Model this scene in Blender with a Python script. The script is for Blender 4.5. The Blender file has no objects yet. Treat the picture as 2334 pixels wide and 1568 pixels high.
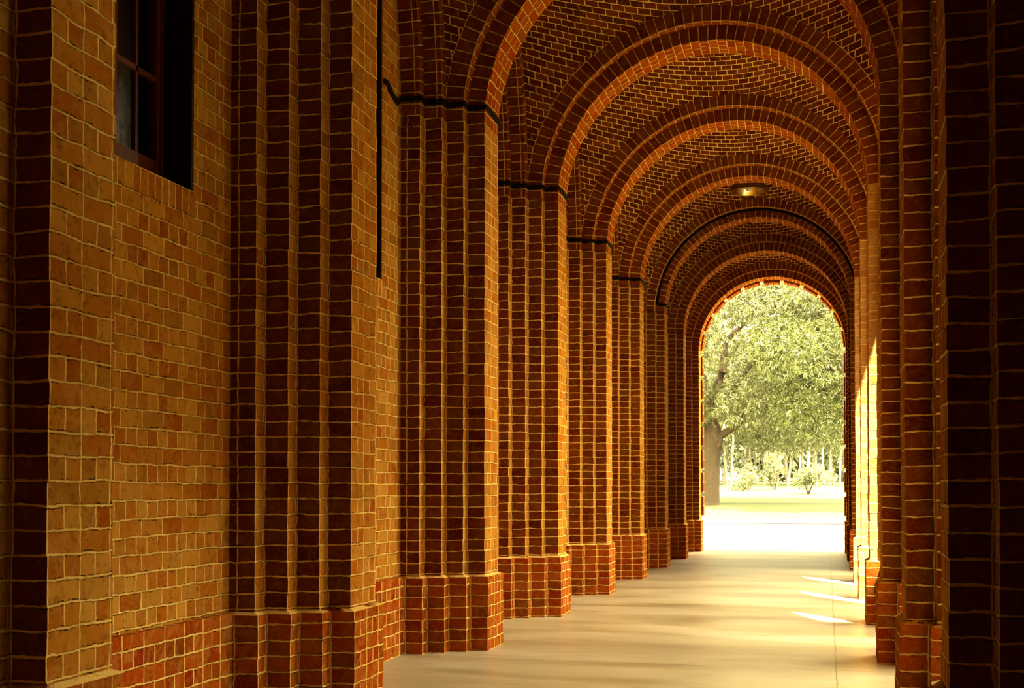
import bpy, math, random
import numpy as np
from mathutils import Vector, Euler

sc = bpy.context.scene
C = sc.collection
rnd = random.Random(7)
nrs = np.random.RandomState(11)

# ------------------------------------------------------------------ camera, sky, sun, exposure
EYE = 1.252
cam_d = bpy.data.cameras.new('camera')
cam = bpy.data.objects.new('camera', cam_d); C.objects.link(cam)
cam.location = (0, 0, EYE)
cam.rotation_euler = Euler((math.radians(91.2), 0, math.radians(14.05)), 'XYZ')
cam_d.sensor_width = 36.0
cam_d.lens = 2865.0 / 2334.0 * 36.0
cam_d.shift_y = 0.1144
cam_d.clip_start = 0.05; cam_d.clip_end = 600
sc.camera = cam

world = bpy.data.worlds.new('sky'); sc.world = world
world.use_nodes = True
bgn = world.node_tree.nodes['Background']
bgn.inputs['Color'].default_value = (1.0, 0.88, 0.54, 1)
bgn.inputs['Strength'].default_value = 23.0
# the sky is brighter round the sun's side and dimmer opposite to it
_wt = world.node_tree
_tc = _wt.nodes.new('ShaderNodeTexCoord'); _dp = _wt.nodes.new('ShaderNodeVectorMath'); _dp.operation = 'DOT_PRODUCT'
_dp.inputs[1].default_value = (0.75, -0.66, 0.0); _wt.links.new(_tc.outputs['Generated'], _dp.inputs[0])
_mr = _wt.nodes.new('ShaderNodeMapRange'); _wt.links.new(_dp.outputs['Value'], _mr.inputs['Value'])
_mr.inputs['From Min'].default_value = -0.75; _mr.inputs['From Max'].default_value = 0.75
_mr.inputs['To Min'].default_value = 0.10 * 23; _mr.inputs['To Max'].default_value = 1.3 * 23
_wt.links.new(_mr.outputs['Result'], bgn.inputs['Strength'])

sun_d = bpy.data.lights.new('sun', 'SUN')
sun = bpy.data.objects.new('sun', sun_d); C.objects.link(sun)
sun_d.energy = 56.0; sun_d.angle = math.radians(0.6); sun_d.color = (1.0, 0.89, 0.56)
SUNDIR = Vector((-0.54, 0.84, -1.8)).normalized()
sun.rotation_euler = SUNDIR.to_track_quat('-Z', 'Y').to_euler()
sun.location = (6, -6, 14)

vs = sc.view_settings
vs.view_transform = 'Standard'; vs.look = 'None'; vs.exposure = 0.5; vs.gamma = 1.0
vs.use_curve_mapping = False

# ------------------------------------------------------------------ helpers
def tag(o, label=None, cat=None, group=None, kind=None):
    if label: o['label'] = label
    if cat: o['category'] = cat
    if group: o['group'] = group
    if kind: o['kind'] = kind
    return o

def empty(name, loc, rz=0, **k):
    o = bpy.data.objects.new(name, None); C.objects.link(o)
    o.location = loc; o.rotation_euler = (0, 0, rz); o.empty_display_size = 0.2
    return tag(o, **k)

class MB:
    """collects polygons with per-corner UV and a material slot"""
    def __init__(s): s.v = []; s.f = []; s.uv = []; s.m = []
    def quad(s, pts, uvs=None, m=0):
        b = len(s.v); s.v += [tuple(p) for p in pts]
        s.f.append(tuple(range(b, b + len(pts))))
        s.uv += list(uvs) if uvs else [(0, 0)] * len(pts)
        s.m.append(m)
    def box(s, lo, hi, m=0, mz=None, off=0.0):
        """axis aligned box, uv in metres: vertical faces (run, z), horizontal (x, y)"""
        x0, y0, z0 = lo; x1, y1, z1 = hi; mz = m if mz is None else mz
        s.quad([(x0, y0, z0), (x1, y0, z0), (x1, y0, z1), (x0, y0, z1)], [(x0+off, z0), (x1+off, z0), (x1+off, z1), (x0+off, z1)], m)
        s.quad([(x1, y1, z0), (x0, y1, z0), (x0, y1, z1), (x1, y1, z1)], [(x1+off, z0), (x0+off, z0), (x0+off, z1), (x1+off, z1)], m)
        s.quad([(x1, y0, z0), (x1, y1, z0), (x1, y1, z1), (x1, y0, z1)], [(y0+off, z0), (y1+off, z0), (y1+off, z1), (y0+off, z1)], m)
        s.quad([(x0, y1, z0), (x0, y0, z0), (x0, y0, z1), (x0, y1, z1)], [(y1+off, z0), (y0+off, z0), (y0+off, z1), (y1+off, z1)], m)
        s.quad([(x0, y0, z1), (x1, y0, z1), (x1, y1, z1), (x0, y1, z1)], [(y0, x0), (y0, x1), (y1, x1), (y1, x0)], mz)
        s.quad([(x0, y1, z0), (x1, y1, z0), (x1, y0, z0), (x0, y0, z0)], [(y1, x0), (y1, x1), (y0, x1), (y0, x0)], mz)
    def build(s, name, mats, parent=None, loc=(0, 0, 0), smooth=False, merge=False):
        me = bpy.data.meshes.new(name)
        v = np.array(s.v, dtype=np.float64) - np.array(loc)
        me.from_pydata(v.tolist(), [], s.f)
        uvl = me.uv_layers.new(name='UVMap')
        uvl.data.foreach_set('uv', np.array(s.uv, dtype=np.float32).ravel())
        for m in (mats if isinstance(mats, (list, tuple)) else [mats]): me.materials.append(m)
        me.polygons.foreach_set('material_index', s.m)
        if smooth: me.polygons.foreach_set('use_smooth', [True] * len(s.f))
        me.update()
        o = bpy.data.objects.new(name, me); C.objects.link(o)
        if parent: o.parent = parent
        else: o.location = loc
        return o

def tube(mb, pts, rad, seg=8, m=0, cap=True):
    """swept tube; rad a number or a list"""
    pts = [Vector(p) for p in pts]; n = len(pts)
    R = rad if isinstance(rad, (list, tuple)) else [rad] * n
    rings = []
    up = Vector((0, 0, 1))
    for i, p in enumerate(pts):
        t = (pts[min(i+1, n-1)] - pts[max(i-1, 0)]).normalized()
        a = up if abs(t.dot(up)) < 0.95 else Vector((1, 0, 0))
        x = t.cross(a).normalized(); y = x.cross(t).normalized()
        rings.append([p + (x * math.cos(2*math.pi*k/seg) + y * math.sin(2*math.pi*k/seg)) * R[i] for k in range(seg)])
    L = 0
    for i in range(n-1):
        d = (pts[i+1] - pts[i]).length
        for k in range(seg):
            k2 = (k+1) % seg
            u0, u1 = k / seg, (k+1) / seg
            mb.quad([rings[i][k], rings[i][k2], rings[i+1][k2], rings[i+1][k]], [(u0, L), (u1, L), (u1, L+d), (u0, L+d)], m)
        L += d
    if cap:
        mb.quad(list(reversed(rings[0])), None, m); mb.quad(rings[-1], None, m)

def lathe(mb, prof, seg=48, c=(0, 0, 0), m=0):
    for i in range(len(prof)-1):
        (r0, z0), (r1, z1) = prof[i], prof[i+1]
        for k in range(seg):
            a, b = 2*math.pi*k/seg, 2*math.pi*(k+1)/seg
            P = lambda r, z, t: (c[0]+r*math.cos(t), c[1]+r*math.sin(t), c[2]+z)
            mb.quad([P(r0, z0, a), P(r0, z0, b), P(r1, z1, b), P(r1, z1, a)], None, m)

# ------------------------------------------------------------------ materials
def NT(name, rough=0.8, spec=0.3):
    m = bpy.data.materials.new(name); m.use_nodes = True
    nt = m.node_tree; b = nt.nodes['Principled BSDF']
    b.inputs['Roughness'].default_value = rough
    b.inputs['Specular IOR Level'].default_value = spec
    return m, nt, b

class G:
    def __init__(s, nt): s.nt = nt
    def n(s, t, **k):
        x = s.nt.nodes.new(t)
        for a, b in k.items(): setattr(x, a, b)
        return x
    def put(s, sock, v):
        if hasattr(v, 'is_linked') or isinstance(v, bpy.types.NodeSocket): s.nt.links.new(v, sock)
        else: sock.default_value = v
    def math(s, op, a, b=0.0, c=0.0, clamp=False):
        x = s.n('ShaderNodeMath', operation=op, use_clamp=clamp)
        s.put(x.inputs[0], a); s.put(x.inputs[1], b); s.put(x.inputs[2], c)
        return x.outputs[0]
    def noise(s, vec, scale, detail=3, rough=0.5, dist=0.0):
        x = s.n('ShaderNodeTexNoise'); s.nt.links.new(vec, x.inputs['Vector'])
        x.inputs['Scale'].default_value = scale; x.inputs['Detail'].default_value = detail
        x.inputs['Roughness'].default_value = rough; x.inputs['Distortion'].default_value = dist
        return x.outputs['Fac']
    def mix(s, f, a, b, blend='MIX'):
        x = s.n('ShaderNodeMix', data_type='RGBA', blend_type=blend)
        s.put(x.inputs['Factor'], f)
        for sock, v in ((x.inputs['A'], a), (x.inputs['B'], b)):
            if isinstance(v, tuple): sock.default_value = (*v, 1)
            else: s.nt.links.new(v, sock)
        return x.outputs['Result']
    def ramp(s, f, stops, interp='LINEAR'):
        x = s.n('ShaderNodeValToRGB'); s.nt.links.new(f, x.inputs['Fac'])
        cr = x.color_ramp; cr.interpolation = interp
        while len(cr.elements) < len(stops): cr.elements.new(0.5)
        for e, (p, c) in zip(cr.elements, stops): e.position = p; e.color = (*c, 1)
        return x.outputs['Color']
    def smooth(s, v, lo, hi):
        x = s.n('ShaderNodeMapRange', interpolation_type='SMOOTHSTEP')
        s.put(x.inputs['Value'], v); s.put(x.inputs['From Min'], lo); s.put(x.inputs['From Max'], hi)
        return x.outputs['Result']

def brick_mat(name, pe, po, off, ch, stops, mortar=(0.88, 0.61, 0.17), hw=0.0055, wob=0.0085, seed=0.0, bump=1.3,
              lime=0.25, limec=(0.42, 0.22, 0.045), rough=0.72):
    m, nt, b = NT(name, rough, 0.0)
    g = G(nt)
    uv = g.n('ShaderNodeUVMap'); uv.uv_map = 'UVMap'
    sep = g.n('ShaderNodeSeparateXYZ'); nt.links.new(uv.outputs[0], sep.inputs[0])
    geo = g.n('ShaderNodeNewGeometry'); pos = geo.outputs['Position']
    w1 = g.math('MULTIPLY', g.math('SUBTRACT', g.noise(pos, 6.0, 2), 0.5), wob * 3.0)
    w2 = g.math('MULTIPLY', g.math('SUBTRACT', g.noise(pos, 45.0, 2), 0.5), wob * 0.9)
    vo = g.n('ShaderNodeVectorMath', operation='ADD'); nt.links.new(pos, vo.inputs[0]); vo.inputs[1].default_value = (7.3, 3.1, 9.2)
    w3 = g.math('MULTIPLY', g.math('SUBTRACT', g.noise(vo.outputs[0], 14.0, 3), 0.5), wob * 2.0)
    U = g.math('ADD', sep.outputs[0], g.math('ADD', w3, w2))
    V = g.math('ADD', sep.outputs[1], g.math('ADD', w1, w2))
    vr = g.math('DIVIDE', V, ch); row = g.math('FLOOR', vr)
    fv = g.math('MULTIPLY', g.math('SUBTRACT', vr, row), ch)
    par = g.math('FLOORED_MODULO', row, 2.0)
    pitch = g.math('MULTIPLY_ADD', par, po - pe, pe)
    cu = g.math('ADD', g.math('DIVIDE', U, pitch), g.math('MULTIPLY', par, off))
    col = g.math('FLOOR', cu)
    fu = g.math('MULTIPLY', g.math('SUBTRACT', cu, col), pitch)
    dv = g.math('MINIMUM', fv, g.math('SUBTRACT', ch, fv))
    du = g.math('ABSOLUTE', g.math('SUBTRACT', fu, hw * 0.7))
    d = g.math('MINIMUM', du, dv)
    jw = g.math('MULTIPLY_ADD', g.noise(pos, 18.0, 3), hw * 1.5, hw * 0.1)
    mort = g.math('SUBTRACT', 1.0, g.smooth(d, g.math('SUBTRACT', jw, 0.0018), g.math('ADD', jw, 0.0016)))
    cv = g.n('ShaderNodeCombineXYZ')
    nt.links.new(col, cv.inputs[0]); nt.links.new(row, cv.inputs[1]); cv.inputs[2].default_value = seed
    wn = g.n('ShaderNodeTexWhiteNoise', noise_dimensions='3D'); nt.links.new(cv.outputs[0], wn.inputs['Vector'])
    base = g.ramp(wn.outputs['Value'], stops)
    # lime stains and wear that ignore the joints
    st = g.smooth(g.noise(pos, 2.2, 4, 0.6), 0.47, 0.72)
    sp = g.smooth(g.noise(pos, 26.0, 5, 0.65, 0.6), 0.50, 0.70)
    s2 = g.smooth(g.noise(vo.outputs[0], 9.0, 5, 0.65, 1.2), 0.44, 0.66)
    base = g.mix(g.math('MULTIPLY', s2, lime * 1.6), base, tuple(min(0.6, q * 1.15) for q in limec))
    base = g.mix(g.math('MULTIPLY', st, lime), base, limec)
    base = g.mix(g.math('MULTIPLY', sp, 0.5), base, (0.09, 0.025, 0.003))
    base = g.mix(g.math('MULTIPLY', g.smooth(g.noise(vo.outputs[0], 70.0, 3), 0.56, 0.72), 0.35), base, limec)
    mcol = g.mix(g.noise(pos, 30.0, 4), tuple(c * 0.72 for c in mortar), mortar)
    colr = g.mix(mort, base, mcol)
    # small dark cracks just under a joint
    crk = g.math('MULTIPLY', g.smooth(g.noise(vo.outputs[0], 33.0, 4), 0.56, 0.62), g.math('SUBTRACT', 1.0, g.smooth(g.math('ABSOLUTE', g.math('SUBTRACT', dv, hw * 1.4)), 0.0006, 0.0022)))
    colr = g.mix(crk, colr, (0.02, 0.008, 0.002))
    nt.links.new(colr, b.inputs['Base Color'])
    hgt = g.math('ADD', g.math('MULTIPLY', mort, 0.9), g.math('MULTIPLY', g.noise(pos, 38.0, 5, 0.6), 0.8))
    hgt = g.math('ADD', hgt, g.math('MULTIPLY', wn.outputs['Value'], 0.35))
    hgt = g.math('SUBTRACT', hgt, g.math('MULTIPLY', crk, 0.8))
    bp = g.n('ShaderNodeBump'); bp.inputs['Strength'].default_value = 0.75 * bump; bp.inputs['Distance'].default_value = 0.009
    nt.links.new(hgt, bp.inputs['Height']); nt.links.new(bp.outputs[0], b.inputs['Normal'])
    return m

CH = 0.085
RED = [(0.0, (0.080, 0.009, 0.0006)), (0.35, (0.125, 0.017, 0.001)), (0.7, (0.16, 0.032, 0.002)), (1.0, (0.115, 0.036, 0.004))]  # darkened brick for pier fronts, shade put into the colour
OCH = [(0.0, (0.30, 0.070, 0.003)), (0.25, (0.43, 0.17, 0.014)), (0.5, (0.36, 0.105, 0.005)), (0.75, (0.53, 0.27, 0.034)), (1.0, (0.29, 0.115, 0.009))]  # ochre brick, paler on faces turned to the openings as if lit
TAN = [(0.0, (0.32, 0.13, 0.030)), (0.4, (0.42, 0.22, 0.075)), (0.8, (0.46, 0.28, 0.11)), (1.0, (0.30, 0.16, 0.05))]  # tan brick, paled so the sun patch on these piers turns white
PLI = [(0.0, (0.19, 0.016, 0.001)), (0.35, (0.30, 0.044, 0.002)), (0.7, (0.33, 0.070, 0.005)), (1.0, (0.17, 0.036, 0.003))]
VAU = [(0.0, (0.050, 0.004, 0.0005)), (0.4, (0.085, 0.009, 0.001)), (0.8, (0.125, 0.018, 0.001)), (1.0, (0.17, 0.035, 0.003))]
RNG = [(0.0, (0.105, 0.012, 0.001)), (0.4, (0.145, 0.020, 0.001)), (0.8, (0.19, 0.036, 0.003)), (1.0, (0.16, 0.045, 0.005))]
M_face = brick_mat('brick_header_faces_shaded', 0.144, 0.144, 0.0, CH, RED, seed=1, lime=0.14, limec=(0.30, 0.14, 0.02))
M_side = brick_mat('brick_english_bond_lit', 0.19, 0.095, 0.0, CH, OCH, seed=2)
M_wall = brick_mat('brick_wall_bond', 0.19, 0.095, 0.5, CH, OCH, seed=3)
M_tan = brick_mat('brick_tan_sun_paled', 0.144, 0.144, 0.0, CH, TAN, seed=12, lime=0.3)
M_pface = brick_mat('brick_plinth_faces', 0.144, 0.144, 0.0, CH, PLI, seed=4, lime=0.12)
M_pside = brick_mat('brick_plinth_bond', 0.19, 0.095, 0.0, CH, PLI, seed=5, lime=0.25)
M_ring = brick_mat('brick_voussoirs', 0.151, 0.151, 0.0, 0.09, RNG, seed=6, lime=0.12, limec=(0.35, 0.17, 0.04), wob=0.0045)
M_soff = brick_mat('brick_arch_soffit', 0.21, 0.105, 0.5, 0.09, [(0.0, (0.22, 0.028, 0.001)), (0.4, (0.30, 0.050, 0.002)), (0.8, (0.34, 0.075, 0.004)), (1.0, (0.24, 0.06, 0.005))], seed=7, lime=0.08, limec=(0.40, 0.16, 0.02))
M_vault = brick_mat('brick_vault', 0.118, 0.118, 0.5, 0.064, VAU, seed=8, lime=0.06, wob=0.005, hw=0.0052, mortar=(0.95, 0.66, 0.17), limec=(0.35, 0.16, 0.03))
M_sill = brick_mat('brick_rowlock_sill', 0.066, 0.066, 0.0, 0.132, OCH, seed=9, lime=0.2)

def floor_material():
    m, nt, b = NT('polished_concrete', 0.34, 0.3)
    g = G(nt); geo = g.n('ShaderNodeNewGeometry'); pos = geo.outputs['Position']
    sep = g.n('ShaderNodeSeparateXYZ'); nt.links.new(pos, sep.inputs[0])
    mp = g.n('ShaderNodeMapping'); mp.inputs['Scale'].default_value = (0.55, 1.6, 1); nt.links.new(pos, mp.inputs[0])
    n1 = g.noise(mp.outputs[0], 0.9, 5, 0.55, 0.7); n2 = g.noise(pos, 55.0, 4, 0.6); n3 = g.noise(mp.outputs[0], 3.4, 4, 0.6, 0.4)
    c = g.ramp(n1, [(0.30, (0.26, 0.195, 0.095)), (0.50, (0.40, 0.33, 0.20)), (0.70, (0.51, 0.45, 0.32))])
    c = g.mix(g.math('MULTIPLY', g.smooth(n3, 0.5, 0.75), 0.3), c, (0.22, 0.155, 0.06))
    c = g.mix(g.math('MULTIPLY', g.smooth(n2, 0.5, 0.7), 0.15), c, (0.24, 0.15, 0.05))
    wob = g.math('MULTIPLY', g.math('SUBTRACT', g.noise(pos, 2.5, 4, 0.6), 0.5), 0.035)
    X = g.math('ADD', sep.outputs[0], wob); Y = g.math('ADD', sep.outputs[1], wob)
    d = g.math('ABSOLUTE', g.math('SUBTRACT', X, 0.058))
    wl = g.smooth(d, 0.0025, 0.007)
    for yy in (3.3, 6.1, 8.92, 12.03, 14.25, 16.02, 18.7, 21.3, 24.1):
        wl = g.math('MULTIPLY', wl, g.smooth(g.math('ABSOLUTE', g.math('SUBTRACT', Y, yy)), 0.003, 0.013))
    c = g.mix(g.math('MULTIPLY', g.math('SUBTRACT', 1.0, wl), 0.65), c, (0.10, 0.055, 0.015))
    nt.links.new(c, b.inputs['Base Color'])
    nt.links.new(g.math('MULTIPLY_ADD', n1, 0.20, 0.24), b.inputs['Roughness'])
    bp = g.n('ShaderNodeBump'); bp.inputs['Strength'].default_value = 0.12; bp.inputs['Distance'].default_value = 0.004
    nt.links.new(g.math('ADD', n3, wl), bp.inputs['Height']); nt.links.new(bp.outputs[0], b.inputs['Normal'])
    return m
M_floor = floor_material()

def simple(name, col, rough=0.7, spec=0.3, metal=0.0, noise=0.0, scale=20.0, col2=None):
    m, nt, b = NT(name, rough, spec); b.inputs['Metallic'].default_value = metal
    g = G(nt); geo = g.n('ShaderNodeNewGeometry')
    c2 = col2 or tuple(c * 0.55 for c in col)
    nt.links.new(g.mix(g.noise(geo.outputs['Position'], scale, 4, 0.6), c2, col), b.inputs['Base Color'])
    if noise:
        bp = g.n('ShaderNodeBump'); bp.inputs['Strength'].default_value = noise; bp.inputs['Distance'].default_value = 0.02
        nt.links.new(g.noise(geo.outputs['Position'], scale, 5, 0.6), bp.inputs['Height']); nt.links.new(bp.outputs[0], b.inputs['Normal'])
    return m
M_wood = simple('varnished_window_wood', (0.17, 0.035, 0.005), 0.5, 0.3, scale=9)
M_cable = simple('black_cable_rubber', (0.010, 0.007, 0.005), 0.8, 0.05)
M_iron = simple('lamp_enamel_outside', (0.22, 0.085, 0.02), 0.6, 0.1)
M_rod = simple('lamp_rod_iron', (0.03, 0.015, 0.006), 0.5)
M_brass, _nt, _b = NT('lamp_reflector_brass', 0.22, 0.5); _b.inputs['Metallic'].default_value = 1.0; _b.inputs['Base Color'].default_value = (0.85, 0.62, 0.18, 1)
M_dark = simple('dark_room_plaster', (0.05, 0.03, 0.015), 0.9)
M_black = simple('reveal_shade_black', (0.006, 0.004, 0.003), 0.7)  # near-black colour stands in for shade inside the window reveals
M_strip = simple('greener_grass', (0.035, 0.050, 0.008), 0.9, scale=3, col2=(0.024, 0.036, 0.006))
M_kline = simple('kerb_foot_dark', (0.02, 0.018, 0.014), 0.9, scale=5)
M_roof = simple('roof_slab', (0.35, 0.25, 0.15), 0.9)
M_apron = simple('pale_concrete_apron', (0.17, 0.16, 0.125), 0.85, scale=3, col2=(0.13, 0.12, 0.09))
M_kerb = simple('kerb_stone', (0.42, 0.38, 0.30), 0.85, scale=6)
M_stone = simple('quoin_brick', (0.42, 0.17, 0.03), 0.7, noise=0.4, scale=30, col2=(0.30, 0.09, 0.015))
M_bark = simple('mango_bark', (0.060, 0.040, 0.018), 0.9, noise=0.9, scale=9, col2=(0.022, 0.013, 0.005))
M_pale = simple('hazed_grove_bark', (0.24, 0.21, 0.15), 0.9, scale=4, col2=(0.12, 0.10, 0.07))  # distance haze put into the bark as paleness
def grass_material():
    m, nt, b = NT('lawn_grass', 0.9, 0.1); g = G(nt); geo = g.n('ShaderNodeNewGeometry'); pos = geo.outputs['Position']
    c = g.mix(g.noise(pos, 0.5, 4), (0.060, 0.072, 0.026), (0.085, 0.09, 0.042))
    c = g.mix(g.math('MULTIPLY', g.noise(pos, 12, 3), 0.5), c, (0.10, 0.13, 0.03))
    nt.links.new(c, b.inputs['Base Color']); return m
M_grass = grass_material()
M_court = simple('unseen_lawn_grass', (0.09, 0.10, 0.02), 0.9, scale=8, col2=(0.05, 0.06, 0.01))
def leaf_material(name, a, c, tr=0.35):
    m, nt, b = NT(name, 0.45, 0.4); g = G(nt)
    uv = g.n('ShaderNodeUVMap'); uv.uv_map = 'UVMap'
    wn = g.n('ShaderNodeTexWhiteNoise', noise_dimensions='2D'); nt.links.new(uv.outputs[0], wn.inputs['Vector'])
    col = g.mix(wn.outputs['Value'], a, c)
    nt.links.new(col, b.inputs['Base Color'])
    t = g.n('ShaderNodeBsdfTranslucent'); nt.links.new(col, t.inputs['Color'])
    mx = g.n('ShaderNodeMixShader'); mx.inputs[0].default_value = tr
    nt.links.new(b.outputs[0], mx.inputs[1]); nt.links.new(t.outputs[0], mx.inputs[2])
    nt.links.new(mx.outputs[0], nt.nodes['Material Output'].inputs[0])
    return m
M_leaf = leaf_material('mango_leaves', (0.030, 0.038, 0.009), (0.21, 0.21, 0.085))
M_leafp = leaf_material('hazed_pale_leaves', (0.075, 0.082, 0.035), (0.20, 0.20, 0.095), 0.4)  # paler leaf colours carry the haze of the far lawn and grove
M_leafd = leaf_material('dark_tree_leaves', (0.025, 0.032, 0.006), (0.11, 0.12, 0.03), 0.3)
M_glass, _nt, _b = NT('window_glass', 0.06, 0.8)
_b.inputs['Base Color'].default_value = (0.9, 0.9, 0.8, 1); _b.inputs['Transmission Weight'].default_value = 1.0
_b.inputs['IOR'].default_value = 1.5
_g = G(_nt); _geo = _g.n('ShaderNodeNewGeometry')
_nt.links.new(_g.math('MULTIPLY_ADD', _g.noise(_geo.outputs['Position'], 30.0, 4), 0.22, 0.0), _b.inputs['Roughness'])

# ------------------------------------------------------------------ layout of the arcade
XC = -1.0875                       # corridor centre line
E4, E3, E2, E1, EW = 1.4725, 1.6125, 1.7525, 1.8925, 2.0425   # distances of the stepped faces from it
PL = [-1.85, 0.95, 3.75, 6.55, 9.36, 12.10, 14.90, 17.70, 20.50, 23.32, 26.20]
PR = [-1.85, 0.95, 4.32, 6.60, 9.36, 12.10, 14.90, 17.70, 20.50, 23.32, 26.20]
PA = [-1.85, 0.95, 3.90, 6.57, 9.36, 12.10, 14.90, 17.70, 20.50, 23.32, 26.20]
DEP = 0.40
ZS = 48 * CH                       # 4.08 springing
ZP = 0.58
SILL = 2.76
ZA = [ZS, ZS, ZS, ZS, ZS, ZS, ZS + .02, ZS + .04, ZS + .05, ZS + .03, ZS + .02]
def zfl(y): return -0.0045 * max(0.0, y - 9.3)

def prof(P, dep, q=0.0):
    """(e, y, material) polyline; q pushes every face outwards for the plinth"""
    f = [(EW + 0.10, P - .33), (E1, P - .33), (E1, P - .22), (E2, P - .22), (E2, P - .11), (E3, P - .11), (E3, P), (E4, P)]
    pts = [(e - q, y - q) for e, y in f]
    pts[0] = (EW + 0.10, P - .33 - q)
    B = P + dep
    bk = [(E4, B), (E3, B), (E3, B + .11), (E2, B + .11), (E2, B + .22), (E1, B + .22), (E1, B + .33), (EW + 0.10, B + .33)]
    pb = [(e - q, y + q) for e, y in bk]; pb[-1] = (EW + 0.10, B + .33 + q)
    return pts + pb

def courses(mb, pts, sgn, z0, z1, mf, ms, jit=0.0028, seed=0, top=True):
    """extrude a plan polyline brick course by brick course, every course nudged a little"""
    rr = random.Random(seed)
    n = len(pts); k0 = int(math.floor(z0 / CH + 1e-6)); k = k0
    prev = None
    def XY(e, y, j): return (XC + sgn * (e + j[0]), y + j[1])
    while k * CH < z1 - 1e-4:
        a, b = max(z0, k * CH), min(z1, (k + 1) * CH)
        js = [(rr.uniform(-jit, jit), rr.uniform(-jit, jit)) for _ in range(n)]
        lo = [(*XY(*pts[i], js[i]), a + 0.005) for i in range(n)]
        hi = [(*XY(*pts[i], js[i]), b - 0.005) for i in range(n)]
        if prev is None: lo = [(p[0], p[1], a) for p in lo]
        if b >= z1 - 1e-6: hi = [(p[0], p[1], b) for p in hi]
        for i in range(n - 1):
            L = math.dist(pts[i], pts[i+1])
            front = abs(pts[i][1] - pts[i+1][1]) < 1e-6
            mat = mf if front else ms
            # joints sit in the inner corner of each step
            if i < n // 2 - 1 or (i == n // 2 - 1): u0, u1 = (i * 3.99, i * 3.99 + L)
            else: u0, u1 = (i * 3.99 + L, i * 3.99)
            if not front: u0, u1 = (i * 3.8, i * 3.8 + L) if i <= n // 2 else (i * 3.8 + L, i * 3.8)
            if front:
                base = i * 0.144 * 9
                u0, u1 = (base, base + L) if i < n // 2 else (base + L, base)
            q = [lo[i], lo[i+1], hi[i+1], hi[i]]
            quv = [(u0, q[0][2]), (u1, q[1][2]), (u1, q[2][2]), (u0, q[3][2])]
            if prev:
                p = [prev[i], prev[i+1], lo[i+1], lo[i]]
                puv = [(u0, p[0][2]), (u1, p[1][2]), (u1, p[2][2]), (u0, p[3][2])]
                if sgn > 0: p.reverse(); puv.reverse()
                mb.quad(p, puv, mat)
            if sgn > 0: q.reverse(); quv.reverse()
            mb.quad(q, quv, mat)
        prev = hi; k += 1
    if top:
        t = list(prev); uvt = [(p[0], p[1]) for p in t]
        mb.quad(t, uvt, ms)

def cushion(mb, pa, pb, sgn, z0, z1, m):
    """sloping mortar weathering from the plinth edge up to the shaft"""
    for i in range(len(pa) - 1):
        q = [(XC + sgn*pa[i][0], pa[i][1], z0), (XC + sgn*pa[i+1][0], pa[i+1][1], z0), (XC + sgn*pb[i+1][0], pb[i+1][1], z1), (XC + sgn*pb[i][0], pb[i][1], z1)]
        uv = [(0.05 + i, 0.001), (0.1 + i, 0.001), (0.1 + i, 0.003), (0.05 + i, 0.003)]
        if sgn > 0: q.reverse(); uv.reverse()
        mb.quad(q, uv, m)

def pier(side, i, label):
    sgn = -1 if side == 'L' else 1
    P = (PL if side == 'L' else PR)[i]
    dep = 0.30 if (side == 'R' and i == 2) else DEP
    zf = zfl(P) - 0.06
    loc = (XC + sgn * E2, P + dep / 2, zfl(P))
    root = empty('brick_pier', loc, label=label, cat='pier', group='stepped piers of the arcade')
    mb = MB(); ps = prof(P, dep)
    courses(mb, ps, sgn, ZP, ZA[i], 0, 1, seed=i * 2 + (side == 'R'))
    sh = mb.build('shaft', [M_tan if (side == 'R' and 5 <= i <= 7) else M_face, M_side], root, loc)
    mb = MB(); pp = prof(P, dep, 0.035)
    courses(mb, pp, sgn, zf, ZP - 0.012, 0, 1, seed=100 + i * 2 + (side == 'R'), top=True)
    cushion(mb, pp, ps, sgn, ZP - 0.012, ZP + 0.004, 1)
    pl = mb.build('plinth', [M_tan if (side == 'R' and 6 <= i <= 7) else M_pface, M_pside], root, loc)  # plinths standing in the sun share the paled brick
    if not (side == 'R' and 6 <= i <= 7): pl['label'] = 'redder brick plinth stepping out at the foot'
    return root

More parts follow.
